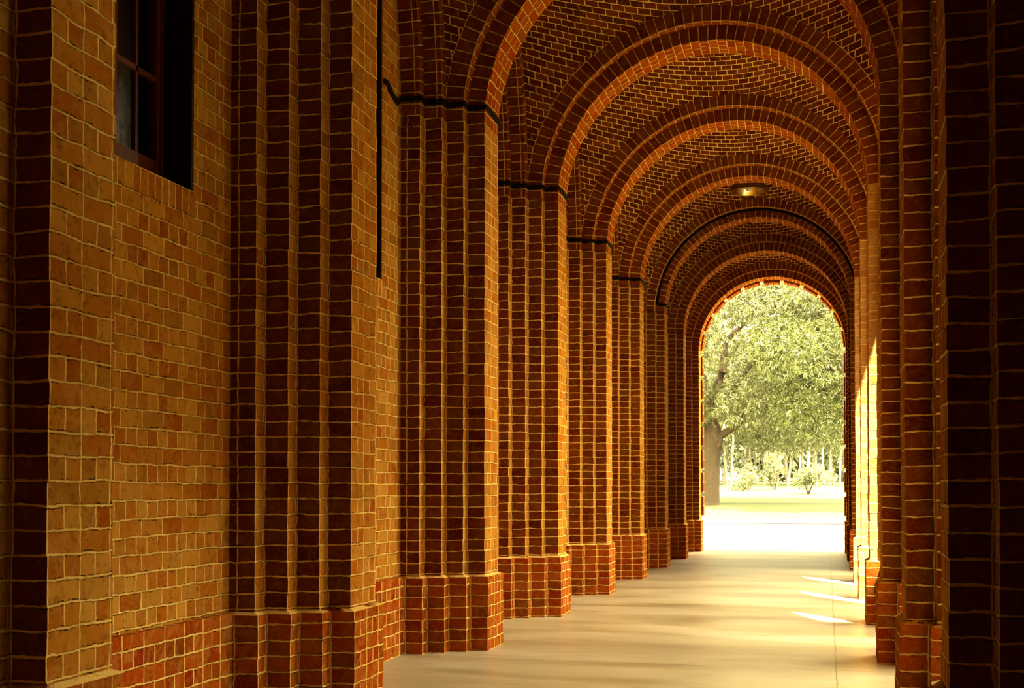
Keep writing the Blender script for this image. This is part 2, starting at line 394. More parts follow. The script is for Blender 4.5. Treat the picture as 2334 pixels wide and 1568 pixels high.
def sweep_arc(mb, sec, r0, zc, xc, a0, a1, vp, ph, mats, seed=0, jit=0.003, ell=None, axis='Y', off=0.0):
    """box section (r, y) corners in order, swept along the arc, voussoir by voussoir.
       axis Y: arc in the XZ plane about (xc, zc); axis X: arc in the YZ plane (ellipse a,b) about (xc=y centre)"""
    rr = random.Random(seed)
    L = vp[1]; N = vp[0]
    n = len(sec)
    def pt(r, y, t):
        if axis == 'Y': return (xc + r * math.cos(t), y, zc + r * math.sin(t))
        a, b = ell; d = r
        return (y, xc + (a + d) * math.cos(t), zc + (b + d) * math.sin(t))
    prev = None
    for k in range(N):
        t0 = a0 + (a1 - a0) * k / N; t1 = a0 + (a1 - a0) * (k + 1) / N; e = (t1 - t0) * 0.05
        j = [(rr.uniform(-jit, jit), rr.uniform(-jit, jit) * 0.6) for _ in range(n)]
        lo = [pt(sec[i][0] + j[i][0], sec[i][1] + j[i][1], t0 + e) for i in range(n)]
        hi = [pt(sec[i][0] + j[i][0], sec[i][1] + j[i][1], t1 - e) for i in range(n)]
        for i in range(n):
            i2 = (i + 1) % n
            u0 = i * 1.057 * 2 if mats[i] == 0 else i * 4.2
            u1 = u0 + math.dist(sec[i], sec[i2])
            va, vb = k * L + 0.05 * L, (k + 1) * L - 0.05 * L
            if prev:
                mb.quad([prev[i], prev[i2], lo[i2], lo[i]], [(u0, va - 0.1 * L), (u1, va - 0.1 * L), (u1, va), (u0, va)], mats[i])
            mb.quad([lo[i], lo[i2], hi[i2], hi[i]], [(u0, va), (u1, va), (u1, vb), (u0, vb)], mats[i])
        prev = hi

def fix_normals(o):
    import bmesh
    bm = bmesh.new(); bm.from_mesh(o.data)
    bmesh.ops.remove_doubles(bm, verts=bm.verts, dist=0.00005)
    bmesh.ops.recalc_face_normals(bm, faces=bm.faces)
    bm.to_mesh(o.data); bm.free()

def arch(i, label):
    P = PA[i]; B = P + DEP
    root = empty('brick_arch', (XC, P + DEP / 2, ZA[i]), label=label, cat='arch', group='transverse arches carrying the vault')
    loc = (XC, P + DEP / 2, ZA[i])
    n1 = int(round(math.pi * 1.54 / 0.09))
    mb = MB(); sweep_arc(mb, [(E3 + .012, P), (E4, P), (E4, B), (E3 + .012, B)], 0, ZA[i], XC, 0, math.pi, (n1, 0.09), 0, [0, 1, 0, 1], seed=i)
    o = mb.build('inner_ring', [M_ring, M_soff], root, loc); fix_normals(o)
    n2 = int(round(math.pi * 1.68 / 0.09))
    mb = MB(); sweep_arc(mb, [(E2 + .02, P - .11), (E3, P - .11), (E3, B + .11), (E2 + .02, B + .11)], 0, ZA[i], XC, 0, math.pi, (n2, 0.09), 0, [0, 1, 0, 1], seed=50 + i)
    o = mb.build('outer_ring', [M_ring, M_soff], root, loc); fix_normals(o)
    return root

def bayspan(Pa, Pb, depa):
    y0, y1 = Pa + depa + .11, Pb - .11
    return (y0 + y1) / 2, (y1 - y0) / 2

def vault(i):
    Ym, yb = bayspan(PA[i], PA[i+1], DEP)
    yb += 0.01; Z0 = (ZA[i] + ZA[i+1]) / 2
    nx, ny = 56, 64
    xs = np.linspace(-1.765, 1.765, nx + 1)
    th = np.linspace(-math.pi / 2, math.pi / 2, ny + 1); ys = np.sin(th) * yb
    def Hf(x, y):
        t = (y / yb) ** 2
        return np.sqrt(np.maximum(0.02, 4.25 - t * (1.17 + x * x)))
    # course table along the meridian at x = 1.1
    tt = np.linspace(0, yb, 400); hh = Hf(1.1, tt)
    ss = np.concatenate([[0], np.cumsum(np.hypot(np.diff(tt), np.diff(hh)))])
    def vcoord(x, y):
        h = Hf(x, y); v = float(np.interp(-h, -hh, ss))
        if h < hh[-1]: v = ss[-1] + (hh[-1] - h)
        v += 0.075 * (x * x - 1.1) + 3.0        # courses bow towards the middle of the bay
        return v if y >= 0 else 6.4 - v
    P = [[(XC + x, Ym + y, Z0 + float(Hf(x, y))) for y in ys] for x in xs]
    V = [[vcoord(x, y) for y in ys] for x in xs]
    mb = MB()
    for a in range(nx):
        for b in range(ny):
            mb.quad([P[a][b], P[a][b+1], P[a+1][b+1], P[a+1][b]],
                    [(xs[a], V[a][b]), (xs[a], V[a][b+1]), (xs[a+1], V[a+1][b+1]), (xs[a+1], V[a+1][b])], 0)
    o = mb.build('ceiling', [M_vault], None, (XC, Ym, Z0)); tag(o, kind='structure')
    import bmesh
    bm = bmesh.new(); bm.from_mesh(o.data); bmesh.ops.remove_doubles(bm, verts=bm.verts, dist=1e-5); bm.to_mesh(o.data); bm.free()
    o.data.polygons.foreach_set('use_smooth', [True] * len(o.data.polygons))
    return o

def wall_bay(side, i, mode):
    """mode: 'window' | 'open' | 'door' | 'solid'; the tall wall panel between two piers with its two wall-arch orders"""
    sgn = -1 if side == 'L' else 1
    PS = PL if side == 'L' else PR
    depa = 0.30 if (side == 'R' and i == 2) else DEP
    Ym, yb = bayspan(PS[i], PS[i+1], depa)
    y0, y1 = PS[i] + depa + .25, PS[i+1] - .25
    xa = XC + sgn * EW; xb = XC + sgn * (EW + (0.32 if side == 'L' else 0.345))
    X0, X1 = min(xa, xb), max(xa, xb)
    ZT = 6.45; zb = zfl(Ym) - 0.06
    mb = MB()
    if mode == 'solid':
        mb.box((X0, y0, zb), (X1, y1, ZT), 0)
    elif mode == 'window':
        hw = 0.455
        mb.box((X0, y0, zb), (X1, Ym - hw, ZT), 0); mb.box((X0, Ym + hw, zb), (X1, y1, ZT), 0)
        mb.box((X0, Ym - hw, zb), (X1, Ym + hw, SILL - .132), 0)
        mb.box((X0, Ym - hw, 4.93), (X1, Ym + hw, ZT), 0)
    else:
        hw, zs, rise = (0.74, ZS, 1.46) if mode == 'open' else ((0.80, 2.70, 0.80) if mode == 'low' else (0.60, 2.0, 0.75))
        mb.box((X0, y0, zb), (X1, Ym - hw, ZT), 0); mb.box((X0, Ym + hw, zb), (X1, y1, ZT), 0)
        N = 24
        A = [(Ym - hw * math.cos(math.pi * k / N), zs + rise * math.sin(math.pi * k / N)) for k in range(N + 1)]
        for k in range(N):
            (ya, za), (yc, zc) = A[k], A[k+1]
            for X, rev in ((X0, True), (X1, False)):
                q = [(X, ya, za), (X, yc, zc), (X, yc, ZT), (X, ya, ZT)]; uv = [(ya, za), (yc, zc), (yc, ZT), (ya, ZT)]
                if rev: q.reverse(); uv.reverse()
                mb.quad(q, uv, 0)
            mb.quad([(X0, ya, za), (X0, yc, zc), (X1, yc, zc), (X1, ya, za)], [(X0, k * .09), (X0, k * .09 + .09), (X1, k * .09 + .09), (X1, k * .09)], 0)
    o = mb.build('wall_left' if side == 'L' else 'wall_right', [M_wall, M_sill], None, ((X0 + X1) / 2, Ym, 0)); tag(o, kind='structure')
    loc = tuple(o.location)
    # rowlock sill
    if mode == 'window':
        m2 = MB(); x_in = xa - 0.006 * sgn
        lo = (min(x_in, xb), Ym - 0.455, SILL - .132); hi = (max(x_in, xb), Ym + 0.455, SILL)
        m2.box(lo, hi, 0, off=-0.0)
        m2.v = [(a, b, c) for a, b, c in m2.v]; m2.uv = [(u, v - (SILL - .132) + 0.0) if abs(v) > 2.2 else (u, 0.05) for u, v in m2.uv]
        s = m2.build('sill', [M_sill], o, loc)
    # base course of the wall
    if mode in ('window', 'solid'):
        m3 = MB(); xi = XC + sgn * (EW - 0.04)
        lo = (min(xi, xa), y0, zb); hi = (max(xi, xa), y1, ZP)
        m3.box(lo, hi, 0, off=0.04)
        m3.build('plinth', [M_pside], o, loc)
    # the two wall-arch orders
    for (d, ea, eb, nm, sd) in ((0.11, E2, E1 + .012, 'wall_arch', 1), (0.22, E1, EW + .012, 'wall_arch', 2)):
        a, b = yb - d, 2.062 - d * 1.1
        peri = math.pi * (3 * (a + b) - math.sqrt((3*a + b) * (a + 3*b))) / 2
        N = int(round(peri / 0.088))
        m4 = MB(); xa2, xb2 = XC + sgn * ea, XC + sgn * eb
        # equal arc steps on the ellipse
        ts = np.linspace(0, math.pi, 2000); sx = np.cumsum(np.hypot(a * np.diff(np.cos(ts)), b * np.diff(np.sin(ts)))); sx = np.concatenate([[0], sx])
        tk = np.interp(np.linspace(0, sx[-1], N + 1), sx, ts)
        rr = random.Random(i * 7 + sd)
        sec = [(0.125, xa2), (0.0, xa2), (0.0, xb2), (0.125, xb2)]
        for k in range(N):
            j = rr.uniform(-.002, .002)
            def pt(r, x, t): return (x, Ym + (a + r) * math.cos(t), ZS + (b + r) * math.sin(t))
            for q in range(4):
                q2 = (q + 1) % 4; r0, x0_ = sec[q]; r1, x1_ = sec[q2]
                u0 = q * 0.144 * 5; u1 = u0 + math.dist(sec[q], sec[q2])
                m4.quad([pt(r0 + j, x0_, tk[k]), pt(r1 + j, x1_, tk[k]), pt(r1 + j, x1_, tk[k+1]), pt(r0 + j, x0_, tk[k+1])],
                        [(u0, k * .09), (u1, k * .09), (u1, k * .09 + .09), (u0, k * .09 + .09)], 0)
        w = m4.build(nm, [M_ring], o, loc); fix_normals(w)
    return o, Ym

# ------------------------------------------------------------------ floor and ground
def floor():
    mb = MB(); ys = [-4.2, 9.3, 27.0]
    for a, b in zip(ys, ys[1:]):
        mb.quad([(-3.45, a, zfl(a)), (1.50, a, zfl(a)), (1.50, b, zfl(b)), (-3.45, b, zfl(b))], [(-3.45, a), (1.5, a), (1.5, b), (-3.45, b)], 0)
    for a, b in zip(ys, ys[1:]):
        mb.quad([(1.50, a, zfl(a)), (1.50, a, zfl(a) - .12), (1.50, b, zfl(b) - .12), (1.50, b, zfl(b))], None, 0)
    a = 27.0
    mb.quad([(-3.45, a, zfl(a)), (1.5, a, zfl(a)), (1.5, a, zfl(a) - .1), (-3.45, a, zfl(a) - .1)], None, 0)
    o = mb.build('floor', [M_floor], None, (-1, 11, 0)); tag(o, kind='structure'); fix_normals(o)
floor()

def ground():
    mb = MB()
    Z = -0.13
    mb.quad([(-60, -40, Z - .02), (120, -40, Z - .02), (120, 50, Z - .02), (-60, 50, Z - .02)], None, 0)
    o = mb.build('pavement', [M_apron], None, (0, 20, Z)); tag(o, kind='structure')
    mb = MB(); mb.box((3.2, 2.6, Z - .02), (17, 26, Z + .015), 0)
    o = mb.build('unseen_dark_lawn', [M_court], None, (10, 14, Z)); tag(o, kind='structure')  # dark lawn out of view, added so less light bounces into the vault
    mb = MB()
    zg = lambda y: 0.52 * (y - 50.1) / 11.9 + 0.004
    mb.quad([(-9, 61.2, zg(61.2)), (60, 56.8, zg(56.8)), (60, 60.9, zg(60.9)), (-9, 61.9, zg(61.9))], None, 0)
    o = mb.build('greener_strip', [M_strip], None, (0, 60, 0)); tag(o, kind='structure')  # darker green band across the lawn
    mb = MB()
    pr = [(50.1, 0.0), (62, 0.52), (80, 0.95), (100, 1.42), (150, 2.2), (260, 3.0)]
    for (a, za), (b, zb) in zip(pr, pr[1:]):
        mb.quad([(-160, a, za), (160, a, za), (160, b, zb), (-160, b, zb)], None, 0)
    o = mb.build('lawn', [M_grass], None, (0, 80, 0)); tag(o, kind='structure')
    mb = MB()
    x = -40.0
    while x < 40:
        mb.box((x + .006, 49.85, -0.15), (x + 0.994, 50.12, 0.015 + rnd.uniform(-.008, .008)), 0); x += 1.0
    g2 = MB(); g2.box((-40, 49.25, -.15), (40, 49.84, -.125), 0); tag(g2.build('kerb_foot_line', [M_kline], None, (0, 49.6, 0)), kind='structure')  # thin dark strip laid along the foot of the kerb
    o = mb.build('kerb', [M_kerb], None, (0, 50, 0)); tag(o, kind='structure')
ground()

# ------------------------------------------------------------------ piers, arches, walls, vaults
ordn = ['behind the camera', 'beside the camera', 'nearest the camera, at the edge of the picture', 'second from the camera', 'third from the camera', 'fourth from the camera',
        'fifth from the camera', 'sixth from the camera', 'seventh from the camera', 'eighth from the camera, in the dark end', 'at the far doorway']
extraL = {2: 'ochre stepped brick pier at the left picture edge, before the window',
          3: 'large stepped brick pier on the left, between window and dark opening',
          4: 'left brick pier crossed by the highest, nearest length of black cable',
          5: 'left brick pier crossed by the second length of black cable',
          6: 'left brick pier crossed by the third length of black cable',
          7: 'left brick pier crossed by the fourth length of black cable',
          8: 'dim left brick pier where the black conduit arc comes down',
          9: 'nearly black left brick pier just behind the conduit arch',
          10: 'dark left jamb pier framing the far doorway'}
extraR = {2: 'very dark brick pier at the right picture edge, nearest the camera',
          3: 'dark red brick pier on the right, second from the camera',
          4: 'brown brick pier on the right with shadow at its foot, third from the camera',
          5: 'right brick pier sunlit above its unlit red plinth',
          6: 'right brick pier sunlit down to the floor, nearer of the two',
          7: 'right brick pier sunlit down to the floor, farther of the two',
          8: 'narrow orange-lit right brick pier beyond the sunlit ones',
          9: 'nearly black right brick pier close to the far doorway',
          10: 'dark right jamb pier framing the far doorway'}
archlab = {4: 'brick arch cut by the top edge of the picture, largest in view',
           5: 'brick transverse arch largest of those seen whole',
           6: 'brick transverse arch second of those seen whole',
           7: 'brick transverse arch right above the hanging lamp',
           8: 'brick transverse arch with black conduit bent along it',
           9: 'dark brick transverse arch with glowing soffit edge',
           10: 'dark innermost arch around the bright far doorway',
           3: 'brick arch above the frame over the second pair of piers',
           2: 'brick arch above the frame over the nearest pair of piers'}
for i in range(len(PL)):
    pier('L', i, extraL.get(i, 'stepped brick pier on the left ' + ordn[i]))
    pier('R', i, extraR.get(i, 'stepped brick pier on the right ' + ordn[i]))
    arch(i, archlab.get(i, 'brick transverse arch ' + ordn[i]))
windows = []
for i in range(len(PL) - 1):
    vault(i)
    w, ym = wall_bay('L', i, 'window' if i < 8 else 'solid')
    if i < 8: windows.append((i, ym))
    wall_bay('R', i, 'solid' if (i >= 8 or i <= 1) else ('door' if i == 7 else ('low' if i == 3 or i == 2 else 'open')))  # low right bays and those closed near the camera are shaped for light

# roof, end walls, dark rooms behind the left windows
mb = MB(); mb.box((-3.6, -4.6, 6.42), (1.6, 26.95, 6.7), 0)
tag(mb.build('roof_slab', [M_roof], None, (-1, 11, 6.5)), kind='structure')
mb = MB(); mb.box((-3.6, -4.4, -0.2), (1.5, -4.15, 6.5), 0)  # unseen back wall, added to keep the corridor dark
tag(mb.build('wall_back_blocker', [M_wall], None, (-1, -4.2, 0)), kind='structure')
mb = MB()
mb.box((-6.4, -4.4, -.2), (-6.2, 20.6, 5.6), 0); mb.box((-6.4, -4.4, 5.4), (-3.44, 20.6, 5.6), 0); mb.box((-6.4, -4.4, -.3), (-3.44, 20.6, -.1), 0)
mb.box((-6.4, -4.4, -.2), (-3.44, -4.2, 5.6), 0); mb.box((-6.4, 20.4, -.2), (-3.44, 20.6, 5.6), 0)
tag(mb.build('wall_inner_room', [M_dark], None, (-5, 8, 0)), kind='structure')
def end_wall():
    mb = MB(); Y0, Y1 = 26.62, 26.90; N = 40; R = 1.50
    zb = -0.2; ZT = 6.7
    def arcp(k): t = math.pi - math.pi * k / N; return (XC + R * math.cos(t), ZA[10] + R * math.sin(t))
    mb.box((-3.6, Y0, zb), (XC - R, Y1, ZT), 0); mb.box((XC + R, Y0, zb), (1.6, Y1, ZT), 0)
    for k in range(N):
        (xa, za), (xb, zb_) = arcp(k), arcp(k + 1)
        mb.quad([(xa, Y0, za), (xb, Y0, zb_), (xb, Y0, ZT), (xa, Y0, ZT)], [(xa, za), (xb, zb_), (xb, ZT), (xa, ZT)], 0)
        mb.quad([(xb, Y1, zb_), (xa, Y1, za), (xa, Y1, ZT), (xb, Y1, ZT)], [(xb, zb_), (xa, za), (xa, ZT), (xb, ZT)], 0)
        mb.quad([(xa, Y0, za), (xa, Y1, za), (xb, Y1, zb_), (xb, Y0, zb_)], [(Y0, k*.1), (Y1, k*.1), (Y1, k*.1+.1), (Y0, k*.1+.1)], 0)
    o = mb.build('wall_far', [M_wall], None, (XC, 26.75, 0)); tag(o, kind='structure')
    # rusticated blocks lining the mouth with open grooves between them
    RI = 1.440
    def block(pts_in, pts_out, ya, yb):
        m = MB()
        n = len(pts_in)
        for k in range(n - 1):
            a, b, c, d = pts_in[k], pts_in[k+1], pts_out[k+1], pts_out[k]
            m.quad([(a[0], ya, a[1]), (b[0], ya, b[1]), (c[0], ya, c[1]), (d[0], ya, d[1])], [(k*.1, 0), (k*.1+.1, 0), (k*.1+.1, .1), (k*.1, .1)], 0)
            m.quad([(b[0], yb, b[1]), (a[0], yb, a[1]), (d[0], yb, d[1]), (c[0], yb, c[1])], None, 0)
            m.quad([(a[0], yb, a[1]), (b[0], yb, b[1]), (b[0], ya, b[1]), (a[0], ya, a[1])], [(0.02, k*.09), (0.02, k*.09+.09), (.2, k*.09+.09), (.2, k*.09)], 0)
            m.quad([(d[0], ya, d[1]), (c[0], ya, c[1]), (c[0], yb, c[1]), (d[0], yb, d[1])], None, 0)
        for (p, q) in ((pts_in[0], pts_out[0]), (pts_in[-1], pts_out[-1])):
            m.quad([(p[0], ya, p[1]), (q[0], ya, q[1]), (q[0], yb, q[1]), (p[0], yb, p[1])], None, 0)
        b = m.build('quoin_block', [M_soff], o, tuple(o.location)); fix_normals(b)
    for s in (-1, 1):
        z = 0.66
        while z < ZA[10] - 0.2:
            z1 = min(z + 0.41, ZA[10])
            block([(XC + s*RI, z), (XC + s*RI, (z+z1)/2), (XC + s*RI, z1)], [(XC + s*1.56, z), (XC + s*1.56, (z+z1)/2), (XC + s*1.56, z1)], 26.66, 26.96)
            z += 0.49
    nb = 11; gap = 0.055
    for k in range(nb):
        t0 = math.pi * (k + 0.0) / nb + gap / 2; t1 = math.pi * (k + 1) / nb - gap / 2
        dr = -0.02 if k == nb // 2 else 0.0
        ts = [t0 + (t1 - t0) * q / 6 for q in range(7)]
        block([(XC + (RI+dr)*math.cos(t), ZA[10] + (RI+dr)*math.sin(t)) for t in ts], [(XC + 1.56*math.cos(t), ZA[10] + 1.56*math.sin(t)) for t in ts], 26.66, 26.96)
end_wall()

# ------------------------------------------------------------------ casement windows in the left wall
def window(i, ym, label):
    x = XC - EW - 0.20          # glass plane
    root = bpy.data.objects.new('window_%d' % i, None); C.objects.link(root); root.location = (x, ym, SILL)
    tag(root, label, 'window', kind='structure')
    loc = (x, ym, SILL)
    HW = 0.452
    fr = MB(); t = 0.024
    fr.box((x - .05, ym - HW, SILL), (x + .035, ym - HW + t, 4.93)); fr.box((x - .05, ym + HW - t, SILL), (x + .035, ym + HW, 4.93))
    fr.box((x - .05, ym - HW + t, SILL), (x + .045, ym + HW - t, SILL + .05)); fr.box((x - .05, ym - HW + t, 4.88), (x + .035, ym + HW - t, 4.93))
    fr.build('window_frame', [M_wood], root, loc)
    wa = XC - EW
    for s in (-1, 1):  # added thin boards that put the reveal shade in as black
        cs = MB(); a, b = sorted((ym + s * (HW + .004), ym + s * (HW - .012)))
        cs.box((x - .14, a, SILL + .002), (wa - .004, b, 4.928)); cs.build('reveal_shade', [M_black], root, loc)
    for s in (-1, 1):
        a, b = (ym - HW + t, ym - .004) if s < 0 else (ym + .004, ym + HW - t)
        sa = MB(); st = 0.024
        sa.box((x - .015, a, SILL + .052), (x + .02, a + st, 4.878)); sa.box((x - .015, b - st, SILL + .052), (x + .02, b, 4.878))
        sa.box((x - .015, a + st, SILL + .052), (x + .02, b - st, SILL + .155)); sa.box((x - .015, a + st, 4.81), (x + .02, b - st, 4.878))
        mid = (a + b) / 2
        sa.box((x - .010, mid - .010, SILL + .155), (x + .016, mid + .010, 4.81))
        z = SILL + .155 + .42
        while z < 4.75:
            sa.box((x - .010, a + st, z - .013), (x + .016, b - st, z + .013)); z += .445
        so = sa.build('sash', [M_wood], root, loc)
        gl = MB(); gl.box((x - .003, a + st - .004, SILL + .15), (x + .001, b - st + .004, 4.815))
        gl.build('glass', [M_glass], so, loc)
wl = {2: 'casement window with brown wooden sashes and dark panes beside the nearest pier',
      3: 'dark casement window behind the black slot beyond the second pier'}
for i, ym in windows:
    window(i + 1, ym, wl.get(i, 'casement window in the left wall, hidden behind its pier'))

# ------------------------------------------------------------------ black cables along the left wall and round the piers
def cable_points(i, r, q):
    """follow the wall of bay i-1, then round the stepped front of pier i to the inner face"""
    P = PL[i]; z = 4.215; o = r + 0.004
    pts = []
    yA = PL[i-1] + DEP + .33; xw = XC - EW + o
    yj = (PL[i-1] + PL[i] + DEP) / 2 + 0.455
    pts += [(xw, yj + .01, z + .012), (xw, yj + .08, z + .02), (xw, yj + .17, z - .03), (xw, yj + .30, z - .055 + q), (xw, P - .33 - o - .04, z - .02)]
    st = [(EW, P - .33), (E1, P - .33), (E1, P - .22), (E2, P - .22), (E2, P - .11), (E3, P - .11), (E3, P), (E4, P)]
    for k, (e, y) in enumerate(st):
        zz = z - 0.005 + 0.003 * math.sin(k * 2.1 + i)
        if k == 0: pts.append((XC - e + .03, y - o, z)); continue
        pts.append((XC - e + (o if True else 0), y - o, zz))
    pts += [(XC - E4 + o, P + .10, z - .004), (XC - E4 + o + .006, P + .24, z - .012), (XC - E4 + o, P + .39, z - .015 + q)]
    return pts
cl = {4: 'black cable strapped around the nearer left piers, highest in view', 5: 'black cable wrapped across the second cabled left pier',
      6: 'black cable wrapped across the third cabled left pier', 7: 'black cable wrapped across the fourth, farthest cabled left pier'}
for i in (4, 5, 6, 7):
    P = PL[i]
    root = empty('cable', (XC - E2, P, 4.21), label=cl[i], cat='cable', group='black cables on the left piers')
    loc = (XC - E2, P, 4.21)
    mb = MB(); tube(mb, cable_points(i, 0.011, 0.0), 0.011, 8); mb.build('cable_run', [M_cable], root, loc)
    mb = MB(); p2 = [(a, b, c - 0.020 - 0.002 * math.sin(k)) for k, (a, b, c) in enumerate(cable_points(i, 0.008, -.01))]
    tube(mb, p2, 0.008, 8); mb.build('cable_run', [M_cable], root, loc)
    for (e, y) in ((E1 + .07, P - .33), (E2 + .07, P - .22), (E3 + .07, P - .11), (E4 + .07, P)):
        mb = MB(); mb.box((XC - e - .006, y - .027, 4.178), (XC - e + .006, y + .001, 4.226)); mb.build('clip', [M_cable], root, loc)
# conduit bent along the eighth arch
P = PL[8]; r = E3 - 0.022; ZC = ZA[8]
pts = [(XC - E4 + .02, P + .12, ZC + .10), (XC - E4 + .018, P + .02, ZC + .105), (XC - E4 - .01, P - .030, ZC + .10), (XC - r + .03, P - .030, ZC + .10), (XC - r, P - .030, ZC + .14)]
pts += [(XC + r * math.cos(math.pi - math.pi * k / 60), P - .030, ZC + r * math.sin(math.pi - math.pi * k / 60)) for k in range(3, 61)]
mb = MB(); tube(mb, pts, 0.021, 10)
tag(mb.build('conduit', [M_cable], None, (XC, P, ZC)), 'black conduit bent in an arc along the inner ring of the arch behind the lamp', 'conduit')

# ------------------------------------------------------------------ hanging lamp
LX, LY, LZ = -1.11, 19.1, 5.70
root = empty('pendant_lamp', (LX, LY, LZ), label='hanging dish lamp with brown shade and brassy reflector under the vault', cat='lamp')
loc = (LX, LY, LZ)
mb = MB(); lathe(mb, [(0.0, .135), (0.10, .135), (0.235, .125), (0.246, .112), (0.288, .0), (0.286, -.004), (0.280, .0)], 56, loc)
o = mb.build('lamp_shade', [M_iron], root, loc, smooth=False); fix_normals(o)
mb = MB(); lathe(mb, [(0.281, .001), (0.262, .035), (0.225, .085), (0.14, .108), (0.0, .114)], 56, loc)
o = mb.build('reflector', [M_brass], root, loc, smooth=True); o['label'] = 'polished brass-coloured inside of the shade'
mb = MB(); lathe(mb, [(0.0, .112), (0.022, .11), (0.024, .07), (0.045, .045), (0.048, .025), (0.03, .005), (0.0, .0)], 20, loc)
o = mb.build('bulb', [simple('frosted_bulb', (0.7, 0.62, 0.42), 0.3)], root, loc, smooth=True)
mb = MB(); tube(mb, [(LX, LY, LZ + .13), (LX, LY, 6.16)], 0.008, 8); mb.build('rod', [M_rod], root, loc)
mb = MB(); lathe(mb, [(0.0, .40), (0.05, .44), (0.055, .47), (0.0, .475)], 20, loc); mb.build('ceiling_rose', [M_rod], root, loc)

# ------------------------------------------------------------------ trees
def leaf_mesh(name, mat, parent, loc, centers, normals, per, ll, lw, seed):
    """whorls of long drooping leaves, each leaf folded along its midrib"""
    rs = np.random.RandomState(seed)
    n = len(centers); N = n * per
    c = np.repeat(centers, per, 0); nn = np.repeat(normals, per, 0)
    d = rs.normal(size=(N, 3)); d /= np.linalg.norm(d, axis=1)[:, None]
    d = d * 0.9 + nn * 0.7; d[:, 2] -= 0.25; d /= np.linalg.norm(d, axis=1)[:, None]
    r = rs.normal(size=(N, 3)); s = np.cross(d, r); s /= np.linalg.norm(s, axis=1)[:, None]
    up = np.cross(s, d)
    L = ll * rs.uniform(.7, 1.25, (N, 1)); W = lw * rs.uniform(.8, 1.2, (N, 1))
    p0 = c + d * L * .1; m = p0 + d * L * .5; tip = p0 + d * L; tip[:, 2] -= (L[:, 0] * .15)
    a = m + s * W * .5 + up * W * .12; b = m - s * W * .5 + up * W * .12
    V = np.stack([p0, a, tip, b], 1).reshape(-1, 3) - np.array(loc)
    me = bpy.data.meshes.new(name)
    me.vertices.add(N * 4); me.vertices.foreach_set('co', V.ravel())
    idx = np.arange(N) * 4
    me.loops.add(N * 4); me.polygons.add(N)
    me.loops.foreach_set('vertex_index', np.stack([idx, idx+1, idx+2, idx+3], 1).ravel().astype(np.int32))
    me.polygons.foreach_set('loop_start', (idx).astype(np.int32)); me.polygons.foreach_set('loop_total', np.full(N, 4, dtype=np.int32))
    uvl = me.uv_layers.new(name='UVMap'); rv = rs.rand(N, 2).astype(np.float32)
    uvl.data.foreach_set('uv', np.repeat(rv, 4, 0).ravel())
    me.materials.append(mat); me.update(); me.validate()
    o = bpy.data.objects.new(name, me); C.objects.link(o)
    if parent: o.parent = parent
    else: o.location = loc
    return o

def blob_points(rs, blobs, dens):
    """random points in the outer shells of many ellipsoids, with outward normals"""
    P, Nn = [], []
    for (c, r) in blobs:
        area = 4 * math.pi * ((r[0]*r[1])**1.6 / 3 + (r[0]*r[2])**1.6 / 3 + (r[1]*r[2])**1.6 / 3) ** (1/1.6)
        k = max(3, int(area * dens))
        d = rs.normal(size=(k, 3)); d /= np.linalg.norm(d, axis=1)[:, None]
        rad = rs.uniform(.72, 1.05, (k, 1))
        P.append(np.array(c) + d * np.array(r) * rad); Nn.append(d)
    return np.concatenate(P), np.concatenate(Nn)

def limb(mb, p0, p1, r0, r1, bend, rs, seg=7, sides=10):
    p0, p1 = Vector(p0), Vector(p1); pts = []; rr = []
    side = Vector((rs.normal(), rs.normal(), rs.normal() * .4)) * bend
    for k in range(seg + 1):
        t = k / seg
        pts.append(p0.lerp(p1, t) + side * math.sin(math.pi * t) + Vector((rs.normal(), rs.normal(), rs.normal())) * r0 * .12 * (0 < k < seg))
        rr.append(r0 + (r1 - r0) * t)
    tube(mb, pts, rr, sides)
    return pts

